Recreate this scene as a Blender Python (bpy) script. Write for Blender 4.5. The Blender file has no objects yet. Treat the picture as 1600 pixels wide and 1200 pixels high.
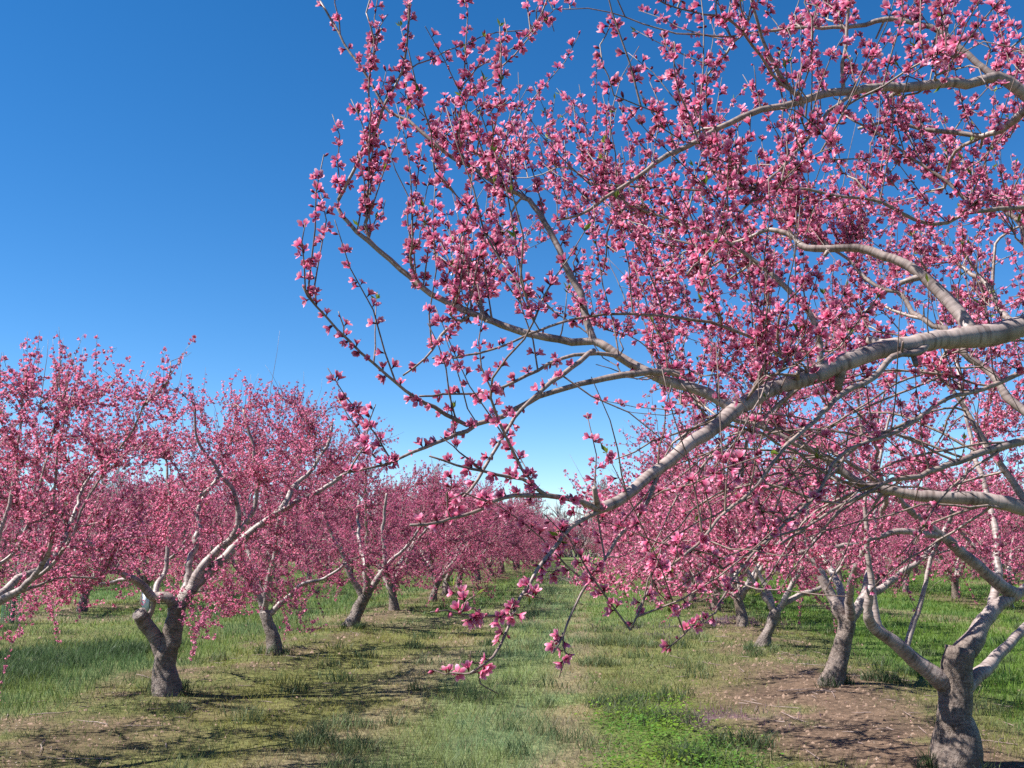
import bpy, math, random
import numpy as np
from mathutils import Matrix, Vector

# ------------------------------------------------------------------ camera, sky, sun, exposure
sc = bpy.context.scene
CAM_Z, LENS, FPX, HORIZON = 1.6, 35.0, 35.0 / 36.0 * 1600.0, 848.0
PITCH = math.atan((HORIZON - 600.0) / FPX)
cam_data = bpy.data.cameras.new('camera')
cam_data.lens = LENS; cam_data.sensor_width = 36.0
cam_data.clip_start = 0.05; cam_data.clip_end = 2000.0
cam = bpy.data.objects.new('camera', cam_data)
sc.collection.objects.link(cam)
cam.location = (0, 0, CAM_Z); cam.rotation_euler = (math.radians(90) + PITCH, 0, 0)
sc.camera = cam

SUN_EL, SUN_DIR = math.radians(51), (-1.0, -0.12)         # the sun stands on the left
world = bpy.data.worlds.new('World'); sc.world = world; world.use_nodes = True
wn = world.node_tree; wn.nodes.clear()
sky = wn.nodes.new('ShaderNodeTexSky'); sky.sky_type = 'NISHITA'; sky.sun_disc = False
sky.sun_elevation = SUN_EL
sky.sun_rotation = math.atan2(SUN_DIR[0], SUN_DIR[1])
sky.air_density = 0.7; sky.dust_density = 0.0; sky.ozone_density = 2.0; sky.altitude = 200
bg = wn.nodes.new('ShaderNodeBackground'); bg.inputs['Strength'].default_value = 0.074
wo = wn.nodes.new('ShaderNodeOutputWorld')
hs_ = wn.nodes.new('ShaderNodeHueSaturation'); hs_.inputs['Saturation'].default_value = 1.34
wn.links.new(sky.outputs[0], hs_.inputs['Color']); wn.links.new(hs_.outputs[0], bg.inputs['Color']); wn.links.new(bg.outputs[0], wo.inputs['Surface'])

sun_data = bpy.data.lights.new('sun', 'SUN')
sun_data.energy = 5.0; sun_data.angle = math.radians(0.53); sun_data.color = (1.0, 0.965, 0.915)
sun = bpy.data.objects.new('sun', sun_data); sc.collection.objects.link(sun)
h = math.hypot(*SUN_DIR)
to_sun = Vector((SUN_DIR[0] / h * math.cos(SUN_EL), SUN_DIR[1] / h * math.cos(SUN_EL), math.sin(SUN_EL)))
sun.rotation_euler = to_sun.to_track_quat('Z', 'Y').to_euler(); sun.location = (-20, 0, 25)
sc.view_settings.view_transform = 'Standard'; sc.view_settings.look = 'None'
sc.view_settings.exposure = 1.3; sc.view_settings.gamma = 1.0
sc.view_settings.use_curve_mapping = False
sc.render.engine = 'CYCLES'
sc.cycles.max_bounces = 6; sc.cycles.transparent_max_bounces = 4
sc.cycles.diffuse_bounces = 3; sc.cycles.use_denoising = False

C = sc.collection
RNG = np.random.default_rng(11)

# ------------------------------------------------------------------ small helpers
def ray(px, py):
    u, v = (px - 800.0) / FPX, (600.0 - py) / FPX
    c, s = math.cos(PITCH), math.sin(PITCH)
    return np.array([u, c - s * v, s + c * v])

def at(px, py, depth):
    """place in the orchard that stands `depth` metres ahead in the direction measured in the photograph"""
    r = ray(px, py); return np.array([0, 0, CAM_Z]) + r * (depth / r[1])

def project(P):
    P = np.asarray(P, float); c, s = math.cos(PITCH), math.sin(PITCH)
    x, y, z = P[..., 0], P[..., 1], P[..., 2] - CAM_Z
    d = np.maximum(y * c + z * s, 1e-3); v = -y * s + z * c
    return 800 + FPX * x / d, 600 - FPX * v / d, y * c + z * s

_tab = np.random.default_rng(5).random((256, 256))
def vnoise(x, y):
    xi, yi = np.floor(x).astype(int), np.floor(y).astype(int)
    fx, fy = x - xi, y - yi
    fx, fy = fx * fx * (3 - 2 * fx), fy * fy * (3 - 2 * fy)
    a, b = _tab[xi & 255, yi & 255], _tab[(xi + 1) & 255, yi & 255]
    c, d = _tab[xi & 255, (yi + 1) & 255], _tab[(xi + 1) & 255, (yi + 1) & 255]
    return (a * (1 - fx) + b * fx) * (1 - fy) + (c * (1 - fx) + d * fx) * fy
def fbm(x, y, o=3):
    t, a, s = 0, 0.5, 0
    for i in range(o):
        t = t + a * vnoise(x * 2 ** i + 17.3 * i, y * 2 ** i + 9.1 * i); s += a; a *= 0.5
    return t / s
def sstep(e0, e1, x):
    t = np.clip((x - e0) / (e1 - e0), 0, 1); return t * t * (3 - 2 * t)

ROW_SLOPE = 0.08
ROWS = [-26.5, -19.2, -11.9, -4.62, 2.68, 9.98, 17.3, 24.6]
def row_x(u, y): return u + ROW_SLOPE * y
def row_dist(u):
    return np.min(np.abs(np.asarray(u)[..., None] - np.array(ROWS)), axis=-1)
def ground_z(x, y):
    x, y = np.asarray(x, float), np.asarray(y, float)
    z = (fbm(x * 0.35, y * 0.35, 2) - 0.5) * 0.10 + (fbm(x * 1.7 + 40, y * 1.7, 2) - 0.5) * 0.035
    z = z + 0.05 * np.exp(-(row_dist(x - ROW_SLOPE * y) / 0.8) ** 2)
    return z * np.exp(-np.maximum(np.abs(y) - 60, 0) / 40)

def mesh_np(name, V, F, mat, smooth=False, col=None, bark=None, rad=None):
    me = bpy.data.meshes.new(name)
    V = np.ascontiguousarray(V, np.float32); F = np.ascontiguousarray(F, np.int32)
    n, k = F.shape
    me.vertices.add(len(V)); me.vertices.foreach_set('co', V.ravel())
    me.loops.add(n * k); me.loops.foreach_set('vertex_index', F.ravel())
    me.polygons.add(n)
    me.polygons.foreach_set('loop_start', np.arange(0, n * k, k, dtype=np.int32))
    try: me.polygons.foreach_set('loop_total', np.full(n, k, np.int32))
    except Exception: pass
    if smooth: me.polygons.foreach_set('use_smooth', np.ones(n, bool))
    if col is not None:
        a = me.attributes.new('tone', 'FLOAT_COLOR', 'POINT')
        c4 = np.ones((len(V), 4), np.float32); c4[:, :3] = col; a.data.foreach_set('color', c4.ravel())
    if bark is not None:
        a = me.attributes.new('bark', 'FLOAT_VECTOR', 'POINT')
        a.data.foreach_set('vector', np.ascontiguousarray(bark, np.float32).ravel())
        a = me.attributes.new('rad', 'FLOAT', 'POINT')
        a.data.foreach_set('value', np.ascontiguousarray(rad, np.float32).ravel())
    me.update(calc_edges=True); me.validate()
    me.materials.append(mat)
    return me

def link(name, me, parent=None, kind=None, **props):
    o = bpy.data.objects.new(name, me); C.objects.link(o)
    if parent is not None: o.parent = parent
    if kind: o['kind'] = kind
    for k, v in props.items(): o[k] = v
    return o

def thing(name, label, cat, loc, rotz=0.0, group=None, scale=1.0):
    o = bpy.data.objects.new(name, None); C.objects.link(o)
    o.location = loc; o.rotation_euler = (0, 0, rotz); o.scale = (scale,) * 3
    o['label'] = label; o['category'] = cat
    if group: o['group'] = group
    return o

# ------------------------------------------------------------------ materials
def new_mat(name):
    m = bpy.data.materials.new(name); m.use_nodes = True
    nt = m.node_tree; nt.nodes.clear()
    return m, nt, (lambda t, **k: _nd(nt, t, k))
def _nd(nt, t, k):
    n = nt.nodes.new(t)
    for a, b in k.items(): setattr(n, a, b)
    return n
def ramp(n, stops):
    e = n.color_ramp.elements
    while len(e) < len(stops): e.new(0.5)
    for el, (p, c) in zip(e, stops):
        el.position = p; el.color = (*c, 1) if len(c) == 3 else c

def mat_bark():
    m, nt, N = new_mat('bark'); L = nt.links.new
    out = N('ShaderNodeOutputMaterial'); bs = N('ShaderNodeBsdfPrincipled'); L(bs.outputs[0], out.inputs[0])
    rad = N('ShaderNodeAttribute', attribute_name='rad'); bk = N('ShaderNodeAttribute', attribute_name='bark')
    mr = N('ShaderNodeMapRange'); mr.inputs[1].default_value = 0; mr.inputs[2].default_value = 0.12
    L(rad.outputs['Fac'], mr.inputs[0])
    cr = N('ShaderNodeValToRGB'); L(mr.outputs[0], cr.inputs[0])
    ramp(cr, [(0.0, (0.095, 0.052, 0.045)), (0.016, (0.165, 0.115, 0.098)), (0.036, (0.235, 0.182, 0.162)),
              (0.16, (0.285, 0.238, 0.225)), (0.45, (0.295, 0.248, 0.232)), (0.75, (0.176, 0.140, 0.117)), (1.0, (0.165, 0.13, 0.108))])
    # lenticel rings across the limb
    mp = N('ShaderNodeMapping'); mp.inputs['Scale'].default_value = (70, 9, 9); L(bk.outputs['Vector'], mp.inputs[0])
    n1 = N('ShaderNodeTexNoise'); n1.inputs['Scale'].default_value = 1.0; n1.inputs['Detail'].default_value = 3; L(mp.outputs[0], n1.inputs['Vector'])
    r1 = N('ShaderNodeValToRGB'); L(n1.outputs['Fac'], r1.inputs[0]); ramp(r1, [(0.34, (0.5, 0.46, 0.44)), (0.5, (1, 1, 1)), (0.68, (1.2, 1.18, 1.16))])
    # blotches
    tc = N('ShaderNodeTexCoord')
    n2 = N('ShaderNodeTexNoise'); n2.inputs['Scale'].default_value = 9; n2.inputs['Detail'].default_value = 6; L(tc.outputs['Object'], n2.inputs['Vector'])
    r2 = N('ShaderNodeValToRGB'); L(n2.outputs['Fac'], r2.inputs[0]); ramp(r2, [(0.3, (0.55, 0.5, 0.48)), (0.5, (0.98, 0.95, 0.93)), (0.72, (1.25, 1.2, 1.15))])
    # cracked plates on old wood
    mp3 = N('ShaderNodeMapping'); mp3.inputs['Scale'].default_value = (16, 30, 30); L(bk.outputs['Vector'], mp3.inputs[0])
    n3 = N('ShaderNodeTexNoise'); n3.inputs['Scale'].default_value = 1.6; n3.inputs['Detail'].default_value = 8; n3.inputs['Roughness'].default_value = 0.7
    L(mp3.outputs[0], n3.inputs['Vector'])
    r3 = N('ShaderNodeValToRGB'); L(n3.outputs['Fac'], r3.inputs[0]); ramp(r3, [(0.36, (0.5, 0.45, 0.42)), (0.55, (1, 1, 1)), (0.7, (1.25, 1.22, 1.2))])
    old = N('ShaderNodeMapRange'); old.inputs[1].default_value = 0.045; old.inputs[2].default_value = 0.085; L(rad.outputs['Fac'], old.inputs[0])
    m1 = N('ShaderNodeMix', data_type='RGBA', blend_type='MULTIPLY'); m1.inputs[0].default_value = 1; L(cr.outputs[0], m1.inputs[6]); L(r1.outputs[0], m1.inputs[7])
    m2 = N('ShaderNodeMix', data_type='RGBA', blend_type='MULTIPLY'); m2.inputs[0].default_value = 1; L(m1.outputs[2], m2.inputs[6]); L(r2.outputs[0], m2.inputs[7])
    m3 = N('ShaderNodeMix', data_type='RGBA', blend_type='MULTIPLY'); L(old.outputs[0], m3.inputs[0]); L(m2.outputs[2], m3.inputs[6]); L(r3.outputs[0], m3.inputs[7])
    L(m3.outputs[2], bs.inputs['Base Color']); bs.inputs['Roughness'].default_value = 0.5
    bs.inputs['Specular IOR Level'].default_value = 0.45
    hs = N('ShaderNodeMath', operation='MULTIPLY'); L(n3.outputs['Fac'], hs.inputs[0]); L(old.outputs[0], hs.inputs[1])
    h2 = N('ShaderNodeMath', operation='MULTIPLY_ADD'); L(n1.outputs['Fac'], h2.inputs[0]); h2.inputs[1].default_value = 0.12
    h3 = N('ShaderNodeMath', operation='MULTIPLY'); L(hs.outputs[0], h3.inputs[0]); h3.inputs[1].default_value = 2.2
    L(h3.outputs[0], h2.inputs[2])
    bu = N('ShaderNodeBump'); bu.inputs['Strength'].default_value = 0.8; bu.inputs['Distance'].default_value = 0.012
    L(h2.outputs[0], bu.inputs['Height']); L(bu.outputs[0], bs.inputs['Normal'])
    return m

def mat_tone(name, transl, rough=0.6, sat_noise=0.0, spec=0.25):
    m, nt, N = new_mat(name); L = nt.links.new
    out = N('ShaderNodeOutputMaterial'); bs = N('ShaderNodeBsdfPrincipled')
    at_ = N('ShaderNodeAttribute', attribute_name='tone')
    tr = N('ShaderNodeBsdfTranslucent'); mx = N('ShaderNodeMixShader'); mx.inputs[0].default_value = transl
    oi = N('ShaderNodeObjectInfo'); hv = N('ShaderNodeHueSaturation')
    mr = N('ShaderNodeMapRange'); mr.inputs[3].default_value = 1 - sat_noise; mr.inputs[4].default_value = 1 + sat_noise
    L(oi.outputs['Random'], mr.inputs[0]); L(mr.outputs[0], hv.inputs['Value']); L(at_.outputs['Color'], hv.inputs['Color'])
    L(hv.outputs[0], bs.inputs['Base Color']); L(hv.outputs[0], tr.inputs['Color'])
    bs.inputs['Roughness'].default_value = rough; bs.inputs['Specular IOR Level'].default_value = spec
    L(bs.outputs[0], mx.inputs[1]); L(tr.outputs[0], mx.inputs[2]); L(mx.outputs[0], out.inputs[0])
    return m

def mat_ground():
    m, nt, N = new_mat('orchard_soil'); L = nt.links.new
    out = N('ShaderNodeOutputMaterial'); bs = N('ShaderNodeBsdfPrincipled'); L(bs.outputs[0], out.inputs[0])
    a = N('ShaderNodeAttribute', attribute_name='tone'); tc = N('ShaderNodeTexCoord')
    n1 = N('ShaderNodeTexNoise'); n1.inputs['Scale'].default_value = 14; n1.inputs['Detail'].default_value = 8; n1.inputs['Roughness'].default_value = 0.7
    L(tc.outputs['Object'], n1.inputs['Vector'])
    r1 = N('ShaderNodeValToRGB'); L(n1.outputs['Fac'], r1.inputs[0]); ramp(r1, [(0.32, (0.38, 0.36, 0.34)), (0.5, (0.95, 0.95, 0.95)), (0.68, (1.5, 1.46, 1.4))])
    n2 = N('ShaderNodeTexNoise'); n2.inputs['Scale'].default_value = 1.3; n2.inputs['Detail'].default_value = 5; L(tc.outputs['Object'], n2.inputs['Vector'])
    r2 = N('ShaderNodeValToRGB'); L(n2.outputs['Fac'], r2.inputs[0]); ramp(r2, [(0.3, (0.75, 0.75, 0.72)), (0.7, (1.2, 1.18, 1.12))])
    m1 = N('ShaderNodeMix', data_type='RGBA', blend_type='MULTIPLY'); m1.inputs[0].default_value = 1; L(a.outputs['Color'], m1.inputs[6]); L(r1.outputs[0], m1.inputs[7])
    m2 = N('ShaderNodeMix', data_type='RGBA', blend_type='MULTIPLY'); m2.inputs[0].default_value = 1; L(m1.outputs[2], m2.inputs[6]); L(r2.outputs[0], m2.inputs[7])
    L(m2.outputs[2], bs.inputs['Base Color']); bs.inputs['Roughness'].default_value = 0.95; bs.inputs['Specular IOR Level'].default_value = 0.1
    bu = N('ShaderNodeBump'); bu.inputs['Strength'].default_value = 0.9; bu.inputs['Distance'].default_value = 0.03
    L(n1.outputs['Fac'], bu.inputs['Height']); L(bu.outputs[0], bs.inputs['Normal'])
    return m

def mat_plain(name, col, rough=0.5, transl=0.0, noise=0.15, scale=30):
    m, nt, N = new_mat(name); L = nt.links.new
    out = N('ShaderNodeOutputMaterial'); bs = N('ShaderNodeBsdfPrincipled'); L(bs.outputs[0], out.inputs[0])
    n = N('ShaderNodeTexNoise'); n.inputs['Scale'].default_value = scale; n.inputs['Detail'].default_value = 4
    r = N('ShaderNodeValToRGB'); L(n.outputs['Fac'], r.inputs[0])
    ramp(r, [(0.3, tuple(c * (1 - noise) for c in col)), (0.7, tuple(c * (1 + noise) for c in col))])
    L(r.outputs[0], bs.inputs['Base Color']); bs.inputs['Roughness'].default_value = rough
    return m

BARK = mat_bark()
PETAL = mat_tone('petal', 0.38, 0.55, 0.10)
LEAF = mat_tone('leaf', 0.40, 0.45)
GRASS = mat_tone('grass_blade', 0.45, 0.5, spec=0.2)
SOIL = mat_ground()
LITTER = mat_tone('dry_litter', 0.05, 0.8)

# ------------------------------------------------------------------ ground and its plant cover
def zones(x, y):
    """how much bare soil, long grass, clover, short weeds, straw and dead-nettle grows at a place"""
    u = x - ROW_SLOPE * y
    n1, n2, n3 = fbm(x * 0.55, y * 0.42), fbm(x * 1.5 + 30, y * 1.2 + 11), fbm(x * 4 + 3, y * 3 + 70)
    up = u + (n1 - 0.5) * 1.1 + (n2 - 0.5) * 0.5
    al = (up + 1.0 + 3.65 * 7) % 7.3                       # place across one aisle, 0..7.3 (left track near -2.2, right track near -0.3)
    al = np.where(al > 3.65, al - 7.3, al)                 # row at about +-3.65, aisle middle at 0
    rd = row_dist(up)
    near = 1 - sstep(14, 26, y)
    mid_right = np.exp(-((up - 2.3) / 1.0) ** 4) * (1 - sstep(12.0, 14.5, y + (n2 - .5) * 3))
    mid_left = np.exp(-((up + 4.3) / 1.0) ** 4) * (1 - sstep(9.5, 12.0, y + (n2 - .5) * 3)) * 0.8
    dirt = np.maximum.reduce([mid_right * sstep(0.25, 0.5, n2 + 0.15), mid_left * sstep(0.3, 0.6, n2),
                              np.exp(-(rd / 0.75) ** 4) * 0.75 * sstep(0.35, 0.62, n2)])
    tk = u + (n1 - 0.5) * 0.5 + (n2 - 0.5) * 0.3; tl = np.exp(-((tk + 2.2) / 0.42) ** 2); tr = np.exp(-((tk + 0.25) / 0.30) ** 2)
    main = np.exp(-((u + 1.0) / 3.6) ** 8)
    straw = (np.maximum(tl * sstep(0.22, 0.5, n2), tr * sstep(0.28, 0.55, n2)) * (1 - 0.5 * sstep(16, 40, y))) * main
    straw = np.maximum(straw * .8, 0.6 * sstep(0.62, 0.74, n1) * sstep(14, 22, y))
    clover = np.exp(-((up - 0.55) / 0.62) ** 4) * (1 - sstep(9.8, 11.5, y + (n3 - .5) * 2)) * sstep(0.30, 0.50, n2 + .1) * (.55 + .45 * sstep(.35, .6, n3))
    ridge = np.exp(-((up + 1.15) / 0.75) ** 4) * (1 - 0.35 * sstep(0.5, 0.65, n3))
    lush = np.exp(-((up + 6.6) / 1.35) ** 4) * (0.5 + 0.5 * near)
    right_green = sstep(3.4, 4.2, up) * (1 - sstep(9, 9.6, up) * 0.3)
    far_green = sstep(17, 24, y) * (1 - 0.7 * np.exp(-(rd / 1.1) ** 4))
    olive = np.exp(-((up + 3.2) / 1.1) ** 4) * (1 - far_green)
    purple = np.zeros_like(x) # dead-nettle patches
    for cx, cy, rx, ry in ((1.95, 9.5, .42, .45), (2.75, 19.5, .55, 1.3), (4.7, 20.5, .8, 1.2), (3.5, 62, 2.2, 4), (2.6, 46, 1.6, 3)):
        purple = np.maximum(purple, np.exp(-(((x - cx) / rx) ** 2 + ((y - cy) / ry) ** 2)) * sstep(0.4, 0.62, n3) * .8)
    return dict(dirt=dirt, straw=straw, clover=clover, ridge=ridge, lush=lush, rgreen=right_green, fgreen=far_green, olive=olive, purple=purple, n1=n1, n2=n2, n3=n3)

COL = dict(dirt=(0.122, 0.083, 0.060), straw=(0.185, 0.150, 0.095), clover=(0.083, 0.154, 0.022), ridge=(0.138, 0.192, 0.082),
           lush=(0.102, 0.150, 0.053), rgreen=(0.080, 0.150, 0.028), fgreen=(0.100, 0.168, 0.048), olive=(0.132, 0.146, 0.042), base=(0.122, 0.146, 0.045),
           purple=(0.150, 0.080, 0.150))
KEYS = ['dirt', 'straw', 'clover', 'ridge', 'lush', 'rgreen', 'fgreen', 'olive', 'purple']

def build_ground():
    ys = np.concatenate([-np.geomspace(120, 2, 12), np.linspace(-1, 5, 20), 5 + np.cumsum(np.geomspace(0.05, 0.5, 170)),])
    ys = np.concatenate([ys, ys[-1] + np.cumsum(np.geomspace(0.7, 120, 40))])
    xp = np.cumsum(np.geomspace(0.075, 0.16, 90)); xp = np.concatenate([xp, xp[-1] + np.cumsum(np.geomspace(0.2, 110, 50))])
    xs = np.concatenate([-xp[::-1], [0], xp])
    X, Y = np.meshgrid(xs, ys); Z = ground_z(X, Y)
    z = zones(X, Y); W = np.zeros_like(X); col = np.zeros(X.shape + (3,))
    soil = np.array((0.14, 0.10, 0.07))
    rest = np.ones_like(X)
    for k in ('purple', 'dirt', 'straw', 'clover', 'ridge', 'lush', 'rgreen', 'fgreen', 'olive'):
        w = rest * np.clip(z[k], 0, 1); c = np.array(COL[k])
        if k not in ('dirt', 'straw'): c = c * 0.72 + soil * 0.18
        col += w[..., None] * c; rest = rest * (1 - np.clip(z[k], 0, 1))
    col += rest[..., None] * (np.array(COL['base']) * 0.7 + soil * 0.2)
    ny, nx = X.shape; idx = np.arange(ny * nx).reshape(ny, nx)
    F = np.stack([idx[:-1, :-1], idx[:-1, 1:], idx[1:, 1:], idx[1:, :-1]], -1).reshape(-1, 4)
    me = mesh_np('orchard_ground', np.stack([X, Y, Z], -1).reshape(-1, 3), F, SOIL, True, col=col.reshape(-1, 3))
    link('orchard_ground', me, kind='structure', label='mown orchard floor of grass, weeds and bare brown soil', category='ground')

def scatter(n, y0, y1, rng, power=1.0):
    """places on the orchard floor, thinning out with distance"""
    t = rng.random(n); y = y0 * (y1 / y0) ** t
    x = (rng.random(n) * 2 - 1) * (y * 0.60 + 1.2)
    return x, y

def blades(x, y, hgt, wid, lean, col, rng, seg=1):
    n = len(x); z = ground_z(x, y) - 0.006
    a = rng.random(n) * 2 * np.pi; b = rng.random(n) * 2 * np.pi
    dx, dy = np.cos(a) * wid * .5, np.sin(a) * wid * .5
    lx, ly = np.cos(b) * lean * hgt, np.sin(b) * lean * hgt
    if seg == 1:
        V = np.stack([np.stack([x - dx, y - dy, z], -1), np.stack([x + dx, y + dy, z], -1), np.stack([x + lx, y + ly, z + hgt], -1)], 1)
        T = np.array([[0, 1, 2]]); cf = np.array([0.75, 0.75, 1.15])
    else:
        mx, my, mz = x + lx * .35, y + ly * .35, z + hgt * .62
        V = np.stack([np.stack([x - dx, y - dy, z], -1), np.stack([x + dx, y + dy, z], -1),
                      np.stack([mx - dx * .8, my - dy * .8, mz], -1), np.stack([mx + dx * .8, my + dy * .8, mz], -1),
                      np.stack([x + lx * 1.1, y + ly * 1.1, z + hgt], -1)], 1)
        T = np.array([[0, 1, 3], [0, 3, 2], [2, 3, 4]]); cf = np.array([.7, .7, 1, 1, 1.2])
    k = V.shape[1]
    F = (T[None] + (np.arange(n) * k)[:, None, None]).reshape(-1, 3)
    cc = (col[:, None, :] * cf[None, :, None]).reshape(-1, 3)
    return V.reshape(-1, 3), F, cc

def join_np(parts):
    V, F, K, o = [], [], [], 0
    for v, f, c in parts:
        V.append(v); F.append(f + o); K.append(c); o += len(v)
    return np.concatenate(V), np.concatenate(F), np.concatenate(K)

def build_cover():
    rng = np.random.default_rng(3)
    x, y = scatter(370000, 6.0, 75, rng)
    z = zones(x, y)
    rest = np.ones(len(x)); P = []
    for k in ('purple', 'dirt', 'straw', 'clover', 'ridge', 'lush', 'rgreen', 'fgreen', 'olive'):
        w = np.clip(z[k], 0, 1); P.append(rest * w); rest = rest * (1 - w)
    P = np.stack(P + [rest], 1); cum = np.cumsum(P, 1); pick = (rng.random(len(x))[:, None] > cum).sum(1).clip(0, 9)
    names = ['purple', 'dirt', 'straw', 'clover', 'ridge', 'lush', 'rgreen', 'fgreen', 'olive', 'base']
    lod = np.clip(y / 9.0, 0.9, 4.0)
    tuft = fbm(x * 2.6 + 5, y * 2.2 + 8, 2)
    grass, herbs, straw = [], [], []
    spec = dict(purple=(.05, .10, .006, .3), straw=(.025, .075, .005, 1.0), ridge=(.06, .15, .0050, .8), lush=(.06, .17, .0065, .5),
                rgreen=(.04, .11, .006, .6), fgreen=(.04, .12, .006, .7), olive=(.02, .08, .006, .8), base=(.02, .09, .006, .8), dirt=(.01, .035, .004, 1.0))
    for i, k in enumerate(names):
        s = pick == i
        if k == 'dirt': s &= rng.random(len(x)) < 0.22
        if k == 'straw': s &= rng.random(len(x)) < 0.7
        n = int(s.sum())
        if n == 0: continue
        xx, yy, ll = x[s], y[s], lod[s]
        base = np.array(COL[k]); v = rng.random((n, 1))
        clump = fbm(xx * 1.1 + 60, yy * .9 + 20, 3)[:, None]; dryn = fbm(xx * 2.2 + 91, yy * 1.8 + 33, 3)
        col = base * (0.95 + 0.75 * v) * (0.55 + 0.9 * clump) * (1 + (rng.random((n, 3)) - .5) * 0.2)
        col = col * np.where(clump > .5, (1.12, 1.0, .8), (.92, 1.0, 1.08))
        if k == 'clover':                              # low round leaflets held nearly flat
            hg = (0.02 + 0.075 * rng.random(n)) * (0.6 + 0.8 * tuft[s]); r = (0.006 + 0.009 * rng.random(n)) * np.sqrt(ll)
            zz = ground_z(xx, yy) + hg; a = rng.random(n) * 6.28; t1, t2 = (rng.random(n) - .5) * 1.1, (rng.random(n) - .5) * 1.1
            vs = []
            for q in range(4):
                ca, sa = np.cos(a + q * 1.57) * r * (1.0 if q % 2 else 1.35), np.sin(a + q * 1.57) * r * (1.0 if q % 2 else 1.35)
                vs.append(np.stack([xx + ca, yy + sa, zz + ca * t1 + sa * t2], -1))
            V = np.stack(vs, 1).reshape(-1, 3); F = (np.array([[0, 1, 2], [0, 2, 3]])[None] + (np.arange(n) * 4)[:, None, None]).reshape(-1, 3)
            herbs.append((V, F, np.repeat(col, 4, 0)))
            continue
        h0, h1, w, ln = spec[k]
        hg = (h0 + (h1 - h0) * rng.random(n) ** 1.5) * (0.45 + 1.1 * tuft[s]) * (0.9 + 0.1 * ll)
        lean = ln * (0.3 + rng.random(n))
        if k in ('olive', 'base', 'fgreen', 'ridge'):
            d = rng.random(n) < (0.05 + 0.5 * sstep(.48, .68, dryn)) * (1.0 if k in ('olive', 'base') else .6); col[d] = np.array((0.26, 0.205, 0.12)) * (0.7 + .6 * v[d])
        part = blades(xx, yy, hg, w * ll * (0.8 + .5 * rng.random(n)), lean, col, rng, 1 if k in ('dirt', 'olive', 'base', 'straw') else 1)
        (straw if k == 'straw' else herbs if k == 'purple' else grass).append(part)
    # single tall tufts that stand out of the mown sward
    tx, ty, tk = [], [], []
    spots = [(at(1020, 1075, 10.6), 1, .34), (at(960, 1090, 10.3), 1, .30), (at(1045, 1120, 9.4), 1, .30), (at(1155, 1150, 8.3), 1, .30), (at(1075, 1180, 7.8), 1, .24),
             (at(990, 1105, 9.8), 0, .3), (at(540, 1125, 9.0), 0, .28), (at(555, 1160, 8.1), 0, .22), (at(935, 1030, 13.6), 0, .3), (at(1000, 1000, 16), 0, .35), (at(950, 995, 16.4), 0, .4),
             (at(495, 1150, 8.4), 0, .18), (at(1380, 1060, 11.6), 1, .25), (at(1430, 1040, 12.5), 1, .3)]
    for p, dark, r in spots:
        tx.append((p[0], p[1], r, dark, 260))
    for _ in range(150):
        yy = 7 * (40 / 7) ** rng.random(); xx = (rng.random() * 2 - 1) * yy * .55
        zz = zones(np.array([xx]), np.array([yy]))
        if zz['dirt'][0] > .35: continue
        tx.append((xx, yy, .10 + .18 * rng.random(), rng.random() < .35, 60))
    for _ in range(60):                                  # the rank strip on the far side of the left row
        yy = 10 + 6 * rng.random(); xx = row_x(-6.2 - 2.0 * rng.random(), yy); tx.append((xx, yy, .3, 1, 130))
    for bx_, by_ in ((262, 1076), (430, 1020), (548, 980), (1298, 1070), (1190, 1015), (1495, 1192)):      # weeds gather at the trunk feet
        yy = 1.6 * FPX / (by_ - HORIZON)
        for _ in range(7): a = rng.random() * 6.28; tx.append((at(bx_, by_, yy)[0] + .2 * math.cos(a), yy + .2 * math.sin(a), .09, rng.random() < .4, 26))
    for (cx, cy, r, dark, n) in tx:
        rr = r * np.sqrt(rng.random(n)); an = rng.random(n) * 6.28
        xx, yy = cx + rr * np.cos(an), cy + rr * np.sin(an) * .8
        hg = (0.10 + 0.12 * rng.random(n)) * (1.15 - rr / r * .6)
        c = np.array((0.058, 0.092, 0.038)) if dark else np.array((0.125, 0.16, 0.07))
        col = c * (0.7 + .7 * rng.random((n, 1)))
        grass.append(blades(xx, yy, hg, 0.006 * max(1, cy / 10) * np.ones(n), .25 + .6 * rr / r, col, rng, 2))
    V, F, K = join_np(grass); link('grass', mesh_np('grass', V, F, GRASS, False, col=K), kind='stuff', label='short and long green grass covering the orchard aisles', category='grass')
    V, F, K = join_np(herbs); link('clover_and_weeds', mesh_np('clover_and_weeds', V, F, GRASS, False, col=K), kind='stuff', label='low bright green clover and purple flowering weeds in the aisle', category='weeds')
    V, F, K = join_np(straw); link('dry_straw', mesh_np('dry_straw', V, F, GRASS, False, col=K), kind='stuff', label='dry straw coloured dead grass along the wheel tracks', category='dead grass')
    # crumbs of soil, pale stones and dropped petals
    n = 60000; x, y = scatter(n, 6.5, 26, rng); z = zones(x, y)
    keep = rng.random(n) < np.clip(z['dirt'] * 1.1 + .04 + z['straw'] * .25, 0, 1); x, y = x[keep], y[keep]; n = len(x)
    r = (0.004 + 0.020 * rng.random(n) ** 4) * np.clip(y / 9, .9, 2.0); pale_ = rng.random(n) < .07; r[pale_] = .0035 + .0045 * rng.random(int(pale_.sum()))
    zz = ground_z(x, y); base = np.array([[0, 0, 1.0], [1, 0, 0], [-.5, .87, 0], [-.5, -.87, 0]])
    V = base[None] * r[:, None, None] * (0.6 + .8 * rng.random((n, 4, 1))); a = rng.random(n) * 6.28
    ca, sa = np.cos(a)[:, None], np.sin(a)[:, None]
    V = np.stack([V[..., 0] * ca - V[..., 1] * sa + x[:, None], V[..., 0] * sa + V[..., 1] * ca + y[:, None], V[..., 2] * .8 + zz[:, None] - .002], -1)
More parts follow.
